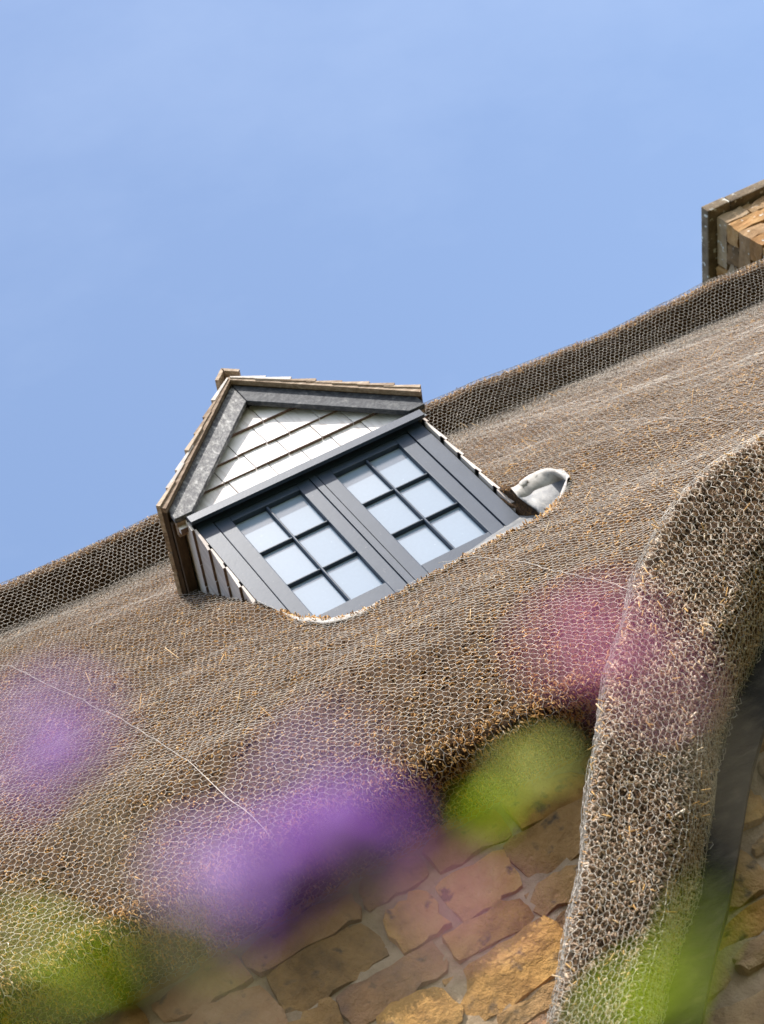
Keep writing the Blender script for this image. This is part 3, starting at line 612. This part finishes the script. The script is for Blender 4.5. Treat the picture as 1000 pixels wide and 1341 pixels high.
def window():
    bm = bmesh.new()
    z0 = -0.22
    # outer frame: head, jambs, mullion, sill (butted)
    bm_prism(bm, [(-0.142, z0), (-0.071, z0), (-0.071, 0.795), (-0.142, 0.795)], 0.0, 0.05)
    bm_prism(bm, [(0.873, z0), (0.946, z0), (0.946, 0.795), (0.873, 0.795)], 0.0, 0.05)
    bm_prism(bm, [(-0.0705, 0.752), (0.8725, 0.752), (0.8725, 0.795), (-0.0705, 0.795)], 0.003, 0.05)
    bm_prism(bm, [(0.386, z0), (0.416, z0), (0.416, 0.7515), (0.386, 0.7515)], 0.002, 0.05)
    bm_prism(bm, [(-0.0705, z0), (0.3855, z0), (0.3855, -0.085), (-0.0705, -0.085)], 0.001, 0.05); bm_prism(bm, [(0.4165, z0), (0.8725, z0), (0.8725, -0.085), (0.4165, -0.085)], 0.001, 0.05)
    # dark rebate behind the casement gaps
    bm_prism(bm, [(-0.12, z0 + 0.02), (0.92, z0 + 0.02), (0.92, 0.78), (-0.12, 0.78)], 0.056, 0.06)
    fr = from_bm('window', bm, M_FRAME, cottage)
    # drip head: moulded board standing proud of the frame
    prof_ = [(-0.050, 0.748), (-0.050, 0.790), (-0.034, 0.801), (0.020, 0.806), (0.020, 0.7965), (-0.030, 0.7965), (-0.030, 0.748)]
    bm = bmesh.new(); xa, xb = -0.160, 0.964
    a = [bm.verts.new((xa, y, z)) for y, z in prof_]; b = [bm.verts.new((xb, y, z)) for y, z in prof_]
    bm.faces.new(a); bm.faces.new(b[::-1])
    for i in range(len(prof_)): j = (i + 1) % len(prof_); bm.faces.new((a[i], a[j], b[j], b[i]))
    from_bm('drip_head', bm, M_FRAME, fr)
    for gx in (0.0, 0.482):
        l, r = gx - 0.064, gx + 0.320 + 0.064
        l = -0.066 if gx == 0 else 0.420; r = 0.382 if gx == 0 else 0.868
        bm = bmesh.new(); y0, y1 = 0.004, 0.05
        def bar(x0, x1, za, zb, ya=y0, yb=y1):
            q = bmesh.new(); bm_prism(q, [(x0, za), (x1, za), (x1, zb), (x0, zb)], ya, yb); bevel(q, 0.003, 2)
            me = bpy.data.meshes.new('t'); q.to_mesh(me); q.free(); bm.from_mesh(me); bpy.data.meshes.remove(me)
        bar(l, gx, -0.080, 0.747); bar(gx + 0.32, r, -0.080, 0.747)
        bar(gx + 0.0004, gx + 0.3196, 0.708, 0.7466); bar(gx + 0.0004, gx + 0.3196, -0.0796, 0.0)
        from_bm('casement', bm, M_FRAME, fr, smooth=False)
        q = bmesh.new(); bm_prism(q, [(gx + 0.1547, 0.0005), (gx + 0.1653, 0.0005), (gx + 0.1653, 0.7075), (gx + 0.1547, 0.7075)], 0.010, 0.040); bevel(q, 0.003, 1); from_bm('glazing_bar', q, M_FRAME, fr)
        for zz in (0.236, 0.472):
            for xa, xb in ((gx + 0.0005, gx + 0.1543), (gx + 0.1657, gx + 0.3195)):
                q = bmesh.new(); bm_prism(q, [(xa, zz - 0.0052), (xb, zz - 0.0052), (xb, zz + 0.0052), (xa, zz + 0.0052)], 0.011, 0.040); bevel(q, 0.003, 1); from_bm('glazing_bar', q, M_FRAME, fr)
        for xa, xb in ((gx + 0.001, gx + 0.153), (gx + 0.167, gx + 0.319)):
            for k in range(3):
                za, zb = k * 0.236 + (0.007 if k else 0.001), (k + 1) * 0.236 - (0.007 if k < 2 else 0.001)
                q = bmesh.new(); bm_prism(q, [(xa, za), (xb, za), (xb, zb), (xa, zb)], 0.030, 0.036); q.transform(Matrix.Translation((xa, 0.033, za)) @ Matrix.Rotation(random.gauss(0, 0.006), 4, 'X') @ Matrix.Rotation(random.gauss(0, 0.006), 4, 'Z') @ Matrix.Translation((-xa, -0.033, -za))); from_bm('pane', q, M_GLASS, fr)
    return fr
WINDOW = window()

# ------------------------------------------------------------------ lead flashings
def top_z(x, y):
    """height of the main thatch at x, y"""
    ts = np.linspace(0.55, MAIN_L, 3000); out = []
    for a, b in zip(x, y):
        P = main_surf(np.full(3000, a), ts); k = np.argmin(np.abs(P[:, 1] - b)); out.append(P[k, 2])
    return np.array(out)
def recess():
    x, y = RECQ[:, 0], RECQ[:, 1]; z = top_z(x, y); n = len(x); fl = -0.70 + 0.85 * (y + 0.55)
    zb = np.minimum(z - 0.03, fl); pk = (x > 0.95) & (x <= 0.966) & (y > -0.22); zb[pk] = (z - 0.035 - 0.17 * np.clip((1.06 - x) / 0.10, 0, 1))[pk]
    is_lead = lambda a, b: a > 0.80 and (b < -0.24 or a > 0.966)
    def skirt(name, ids, mat, parent, push=0.0):
        V = []; F = []
        for k in ids:
            for q in range(6):
                t = q / 5; o = 0.012 * math.sin(k * 0.9 + q * 1.3) * t * (1 - t) * 4
                V.append((x[k] + o + push * t, y[k] + o, z[k] * (1 - t) + zb[k] * t))
        m = len(ids)
        for a in range(m - 1):
            for q in range(5): F.append((a * 6 + q, a * 6 + q + 1, a * 6 + q + 7, a * 6 + q + 6))
        return mk(name, V, F, mat, parent, smooth=True)
    ids = list(range(n)); ld = [k for k in ids if is_lead(x[k], y[k])]
    skirt('recess_edge', ids[:ld[0] + 1], M_BED, roof); skirt('recess_edge', ids[ld[-1]:], M_BED, roof)
    # lead lining of the right-hand end: rim rolled over the reed, crumpled wall below
    g = np.random.default_rng(81); V = []; F = []; rows = []
    L = len(ld); cx, cy = 0.93, -0.12
    for r, (outw, up, drop) in enumerate([(0.016, 0.003, 0), (0.010, 0.022, 0), (0.0, 0.030, 0), (-0.010, 0.016, 0), (-0.016, 0.0, 0.2), (-0.010, 0.0, 0.45), (-0.018, 0, 0.7), (-0.012, 0, 1.0)]):
        for a, k in enumerate(ld):
            f = a / (L - 1); d = np.array([x[k] - cx, y[k] - cy]); d /= np.linalg.norm(d)
            big = math.sin(math.pi * min(1, f * 1.02)) ** 0.6
            kn = 0.015 * wav(np.array(f * 2.2), np.array(r * 0.12), 86, 3, 1.3) * (0.4 + big)
            zz = (z[k] + up * (0.25 + 1.3 * f * big)) * (1 - drop) + (zb[k] + 0.01) * drop
            wob = 0.030 * float(wav(np.array(f * 1.6), np.array(r * 0.22), 87, 3, 1.3)) * (r > 3)
            V.append((x[k] + d[0] * (outw + wob) + 0.3 * float(kn), y[k] + d[1] * (outw + wob), zz + float(kn) * (r < 4)))
    nr = 8
    for r in range(nr - 1):
        for a in range(L - 1): F.append((r * L + a, r * L + a + 1, (r + 1) * L + a + 1, (r + 1) * L + a))
    for Fp, mt, lb in ((F[:4 * (L - 1)], M_LEADW, 'pale lead rim rolled over the thatch beside the window'), (F[4 * (L - 1):], M_LEAD, 'crumpled grey lead lining of the gap beside the window')):
        used = sorted({i for f in Fp for i in f}); mp_ = {v: i for i, v in enumerate(used)}
        o = mk('lead_flashing', [V[i] for i in used], [tuple(mp_[i] for i in f) for f in Fp], mt, DORMER, smooth=True, label=lb)
        md = o.modifiers.new('t', 'SOLIDIFY'); md.thickness = 0.003
    # pale lead edge lying along the lip, right half
    ids2 = [k for k in ids if 0.45 < x[k] < 0.86 and y[k] < -0.3]; V = []
    for a, k in enumerate(ids2):
        w_ = 0.006 + 0.010 * a / len(ids2); V += [(x[k], y[k] - w_, z[k] - 1.5 * w_ + 0.006), (x[k], y[k] + 0.004, z[k] + 0.012), (x[k], y[k] + 0.03, z[k] - 0.004)]
    F = [(a * 3 + q, a * 3 + q + 1, a * 3 + q + 4, a * 3 + q + 3) for a in range(len(ids2) - 1) for q in (0, 1)]
    mk('lead_edge', V, F, M_LEADW, DORMER, smooth=True)
    # tongue over the left end of the lip
    ids3 = [k for k in ids if x[k] < 0.01 and y[k] < -0.19]; V = []; m = len(ids3)
    for a, k in enumerate(ids3):
        w_ = 0.040 * math.sin(math.pi * (a + 0.6) / (m + 0.3)) ** 0.7
        V += [(x[k] + 0.02, y[k] + 0.03, z[k] + 0.006), (x[k], y[k], z[k] + 0.020), (x[k] - 0.25 * w_, y[k] - 0.4 * w_, z[k] + 0.017 - 0.62 * w_), (x[k] - 0.45 * w_, y[k] - 0.75 * w_, z[k] + 0.014 - 1.12 * w_)]
    F = [(a * 4 + q, a * 4 + q + 1, a * 4 + q + 5, a * 4 + q + 4) for a in range(m - 1) for q in range(3)]
    o = mk('lead_flashing', V, F, M_LEADW, DORMER, smooth=True, label='small pale lead tongue at the left foot of the window'); md = o.modifiers.new('t', 'SOLIDIFY'); md.thickness = 0.003
    # floor of the recess
    c = len(RECQ); V = [(a, b, q + 0.004) for a, b, q in zip(x, y, zb)]
    mk('lead_apron', V, [tuple(range(c))], M_LEAD, DORMER)
    # ragged reed along the lip
    k = 2600; q = g.integers(12, 108, k); P = np.stack([x[q], y[q], z[q]], 1) + g.normal(0, 0.006, (k, 3)) * np.array([1.5, 0.8, 0.8])
    stubs('straw_ends', P - np.array([0, 0, 0.006]), np.array([0, -0.6, 0.35]) + g.normal(0, 0.4, (k, 3)), g.gamma(3, 0.002, k) + 0.005, g.uniform(0.002, 0.0033, k), M_REED, roof, 88)
recess()

# ------------------------------------------------------------------ chimney
def chimney():
    x0, x1, y0, y1, zt, zb = 4.45, 5.50, 1.66, 2.50, 3.235, 1.3
    ch = box('chimney', x0 + 0.02, x1 - 0.02, y0 + 0.02, y1 - 0.02, zb, zt, M_MORTAR, cottage, 0)
    g = np.random.default_rng(91); z = zt - 0.004; k = 0
    while z > 1.75:
        h = g.uniform(0.095, 0.125)
        qx = g.uniform(0.24, 0.34) if k % 2 else g.uniform(0.13, 0.18); qy = g.uniform(0.12, 0.17) if k % 2 else g.uniform(0.26, 0.36)
        # quoin block
        m = CHST[int(g.integers(5)) % 3 if g.random() < 0.6 else 0]; e = 0.004
        bm = bmesh.new(); j = lambda s=0.004: g.normal(0, s)
        P = [(x0 - 0.004 + j(), y0 - 0.004 + j(), z - h + e), (x0 + qx + j(), y0 - 0.004 + j(), z - h + e), (x0 + qx, y0 + qy, z - h + e), (x0 - 0.004 + j(), y0 + qy + j(), z - h + e)]
        P2 = [(x0 - 0.004 + j(), y0 - 0.004 + j(), z - e), (x0 + qx + j(), y0 - 0.004 + j(), z - e), (x0 + qx, y0 + qy, z - e), (x0 - 0.004 + j(), y0 + qy + j(), z - e)]
        bm_hexa(bm, P + P2); bmesh.ops.recalc_face_normals(bm, faces=bm.faces[:]); bmesh.ops.subdivide_edges(bm, edges=bm.edges[:], cuts=2, use_grid_fill=True)
        for v in bm.verts: v.co += Vector(g.normal(0, 0.0035, 3))
        from_bm('quoin_stone', bm, m, ch, smooth=False)
        x = x0 + qx + 0.012
        while x < x1:
            w_ = g.uniform(0.16, 0.36); xb = min(x + w_, x1)
            if xb - x > 0.05: stone('stone', x, xb - 0.012, z - h + 0.004, z - 0.004, y0 + 0.012, [CHST[0], CHST[0], CHST[1], CHST[2]], ch, 9100 + k * 10 + int(x * 7), out=0.02)
            x += w_
        y = y0 + qy + 0.012
        while y < y1:
            w_ = g.uniform(0.16, 0.32); yb = min(y + w_, y1)
            if yb - y > 0.05: stone('stone', y, yb - 0.012, z - h + 0.004, z - 0.004, x0 + 0.012, [CHST[0], CHST[1], CHST[1], CHST[2]], ch, 9500 + k * 10 + int(y * 7), out=0.016, axis='x')
            y += w_
        z -= h; k += 1
    # coping slabs overhanging all round
    a, b, c, d_ = x0 - 0.065, x1 + 0.065, y0 - 0.062, y1 + 0.06
    for xa, xb in ((a, a + 0.175), (a + 0.181, a + 0.75), (a + 0.756, b)):
        bm = bmesh.new(); bm_prism(bm, [(xa, 3.240), (xb, 3.240), (xb, 3.312), (xa, 3.312)], c + g.uniform(-0.004, 0.004), d_); bevel(bm, 0.009, 2); from_bm('coping_slab', bm, M_COPE, ch)
chimney()

# ------------------------------------------------------------------ flowers close to the camera
def petal_mat(name, c0, c1, tl=0.55):
    m, n, b = new_mat(name); L = n.links.new
    tc = N(n, 'ShaderNodeTexCoord'); t = N(n, 'ShaderNodeTexNoise', Scale=160, Detail=4); L(tc.outputs['Object'], t.inputs['Vector'])
    r = ramp(n, [(0.35, c0), (0.65, c1)]); L(t.outputs['Fac'], r.inputs[0]); L(r.outputs[0], b.inputs['Base Color'])
    b.inputs['Roughness'].default_value = 0.6
    tr = N(n, 'ShaderNodeBsdfTranslucent'); L(r.outputs[0], tr.inputs['Color'])
    mx = N(n, 'ShaderNodeMixShader'); mx.inputs[0].default_value = tl
    L(b.outputs[0], mx.inputs[1]); L(tr.outputs[0], mx.inputs[2]); L(mx.outputs[0], n.nodes['Material Output'].inputs[0])
    return m
PM = {'purple': petal_mat('purple_petal', (0.22, 0.055, 0.37), (0.36, 0.13, 0.53)), 'lilac': petal_mat('lilac_petal', (0.50, 0.32, 0.62), (0.64, 0.46, 0.74)),
      'pink': petal_mat('pink_petal', (0.62, 0.19, 0.38), (0.74, 0.32, 0.50)), 'palegreen': petal_mat('pale_green_bud', (0.62, 0.64, 0.16), (0.72, 0.74, 0.28), 0.65), 'palepink': petal_mat('pale_pink_petal', (0.66, 0.27, 0.40), (0.76, 0.38, 0.50)), 'leaf': petal_mat('leaf_green', (0.30, 0.42, 0.015), (0.42, 0.54, 0.035), 0.78), 'stem': petal_mat('stem_brown_green', (0.15, 0.115, 0.05), (0.22, 0.17, 0.08), 0.2), 'eye': petal_mat('flower_eye', (0.45, 0.30, 0.12), (0.6, 0.42, 0.2))}
def at(u, v, d):
    """the place at distance d from the lens along the sight line through a photograph pixel"""
    k = FW + RX * ((u - 500) / 2553.32) - UP * ((v - 670.5) / 2553.32); return CAM + k * d
def bm_leaf(bm, p, dirv, nrm, L_, W_, curl=0.2, n=5):
    dirv = Vector(dirv).normalized(); nrm = Vector(nrm).normalized(); side = dirv.cross(nrm).normalized(); nrm = side.cross(dirv); p = Vector(p); prev = None
    for i in range(n + 1):
        t = i / n; c = p + dirv * (L_ * t) - nrm * (curl * L_ * t * t); w_ = W_ * 0.5 * (math.sin(math.pi * min(1, 0.06 + 0.94 * t)) ** 0.8 if i < n else 0.04)
        cur = [bm.verts.new(c - side * w_ + nrm * w_ * 0.25), bm.verts.new(c), bm.verts.new(c + side * w_ + nrm * w_ * 0.25)]
        if prev:
            for k in range(2): bm.faces.new((prev[k], prev[k + 1], cur[k + 1], cur[k]))
        prev = cur
def flower_plant(label, heads, leaves, foot, group, stem_r=0.0007):
    """stalk from the ground, with blooms [(pos, colour, size, petals)] and leaves [(pos, dir, length, width)]"""
    g = random.Random(len(label) * 7 + int(foot[0] * 1000))
    root = bpy.data.objects.new('flowering_plant', None); COL.objects.link(root); root.location = (foot[0], foot[1], 0); root.empty_display_size = 0.05
    root['label'] = label; root['category'] = 'flower'; root['group'] = group
    loc = np.array([foot[0], foot[1], 0.0])
    top = heads[0][0] if heads else leaves[0][0]
    def rel(o): o.location = (-loc[0], -loc[1], 0); return o
    bm = bmesh.new(); base = np.array([foot[0], foot[1], -H - 0.03])
    pts = [base + (np.array(top) - base) * t + np.array([0.01 * math.sin(t * 5), 0.008 * math.sin(t * 4), 0]) * (1 - t) for t in np.linspace(0, 1, 12)]
    tube(bm, pts, [0.0008 + (stem_r * 0.7 - 0.0008) * (i / 11) ** 0.4 for i in range(12)], 6)
    for hp, *_ in heads[1:]:
        a = pts[10] if np.linalg.norm(np.array(hp) - pts[10]) < 0.2 else pts[9]
        mid = (np.array(a) + np.array(hp)) / 2 + np.array([0, 0, -0.004]); tube(bm, [a, mid, hp], [0.0003, 0.00025, 0.0002], 5)
    rel(from_bm('stem', bm, PM['stem'], root))
    for pos, colr, size, npet in heads:
        toward = Vector((g.uniform(-0.4, 0.4), -0.35 + g.uniform(-0.3, 0.3), 0.85)).normalized(); a = toward.orthogonal().normalized(); b = toward.cross(a)
        bm = bmesh.new(); bmesh.ops.create_icosphere(bm, subdivisions=1, radius=size * 0.10, matrix=Matrix.Translation(Vector(pos)))
        bo = rel(from_bm('bloom', bm, PM['eye'], root, smooth=True))
        for k in range(npet):
            t = 2 * math.pi * k / npet + g.uniform(-0.15, 0.15); dv = a * math.cos(t) + b * math.sin(t) + toward * g.uniform(0.15, 0.5)
            bm = bmesh.new(); bm_leaf(bm, Vector(pos) + dv * size * 0.06, dv, toward, size * 0.5, size * 0.36, 0.15, 4)
            o = from_bm('petal', bm, PM[colr], bo, smooth=True)
    for pos, dv, L_, W_ in leaves:
        bm = bmesh.new(); bm_leaf(bm, pos, dv, (g.uniform(-.3, .3), -0.5, 0.8), L_, W_, 0.2, 6); rel(from_bm('leaf', bm, PM['leaf'], root, smooth=True))
def A_(u, v, d): return at(u, v, d)
def foot_of(p, dx=0.0, dy=0.0): return (float(p[0] + dx), float(p[1] + dy))
GP = 'purple flowers close in front of the wall'
def plant(label, heads, leaves, group, sr=0.0004):
    hs = [(A_(u, v, d), c, sz, n) for u, v, d, c, sz, n in heads]; ls = [(A_(u, v, d), dv, L_, W_) for u, v, d, dv, L_, W_ in leaves]
    p = hs[0][0] if hs else ls[0][0]
    flower_plant(label, hs, ls, foot_of(p), group, sr)
plant('large deep purple blurred bloom, centre of the foreground', [(436, 1128, .185, 'purple', .0165, 12), (382, 1160, .186, 'purple', .0130, 11), (490, 1120, .188, 'purple', .0085, 9), (368, 1200, .185, 'purple', .0060, 9), (285, 1145, .150, 'lilac', .0080, 8)], [], GP)
plant('pale lilac blurred bud above the large purple bloom', [(405, 1040, .118, 'lilac', .0052, 7), (440, 1005, .115, 'lilac', .0035, 6)], [], GP, 0.00025)
plant('lilac blurred bloom at the left over the thatch', [(62, 965, .135, 'lilac', .0070, 9), (105, 962, .135, 'lilac', .0045, 8), (84, 1022, .180, 'purple', .0105, 11)], [], GP, 0.00025)
plant('pink blurred bloom in front of the porch thatch edge', [(775, 850, .135, 'pink', .0070, 9), (825, 880, .135, 'pink', .0062, 9), (870, 910, .128, 'pink', .0035, 6)], [], GP, 0.00025)
plant('faint pink blurred bloom in front of the lower wall', [(625, 1215, .135, 'palepink', .0072, 10), (585, 1165, .140, 'palepink', .0035, 6)], [], GP, 0.0002)
GL = 'green leafy stalks close in front'
plant('yellow green blurred leaves below the eaves', [(700, 1015, .200, 'palegreen', .0068, 12)], [(622, 1092, .215, RX * .4 + UP * .8, .0066, .0042), (608, 1062, .21, RX + UP * .2, .0050, .0036), (648, 1088, .22, UP + RX * .1, .0052, .0036)], GL, 0.0002)
plant('green blurred leaves at the lower left corner', [(30, 1225, .150, 'palegreen', .0048, 8)], [(5, 1235, .165, RX * .9 + UP * .1, .0075, .0060), (95, 1285, .16, RX + UP * .5, .0055, .0045), (-20, 1320, .13, RX, .006, .004)], GL, 0.0003)
plant('bright green blurred leaves over the porch foot', [], [(785, 1360, .165, RX * .5 + UP * .8, .0085, .0085), (868, 1350, .16, UP + RX * .2, .0085, .0042), (905, 1255, .15, UP + RX * .25, .0050, .0020)], GL, 0.0003)
plant('small olive blurred leaf below the eaves at the left', [], [(250, 1245, .14, RX + UP * .4, .0036, .0030)], GL, 0.0002)
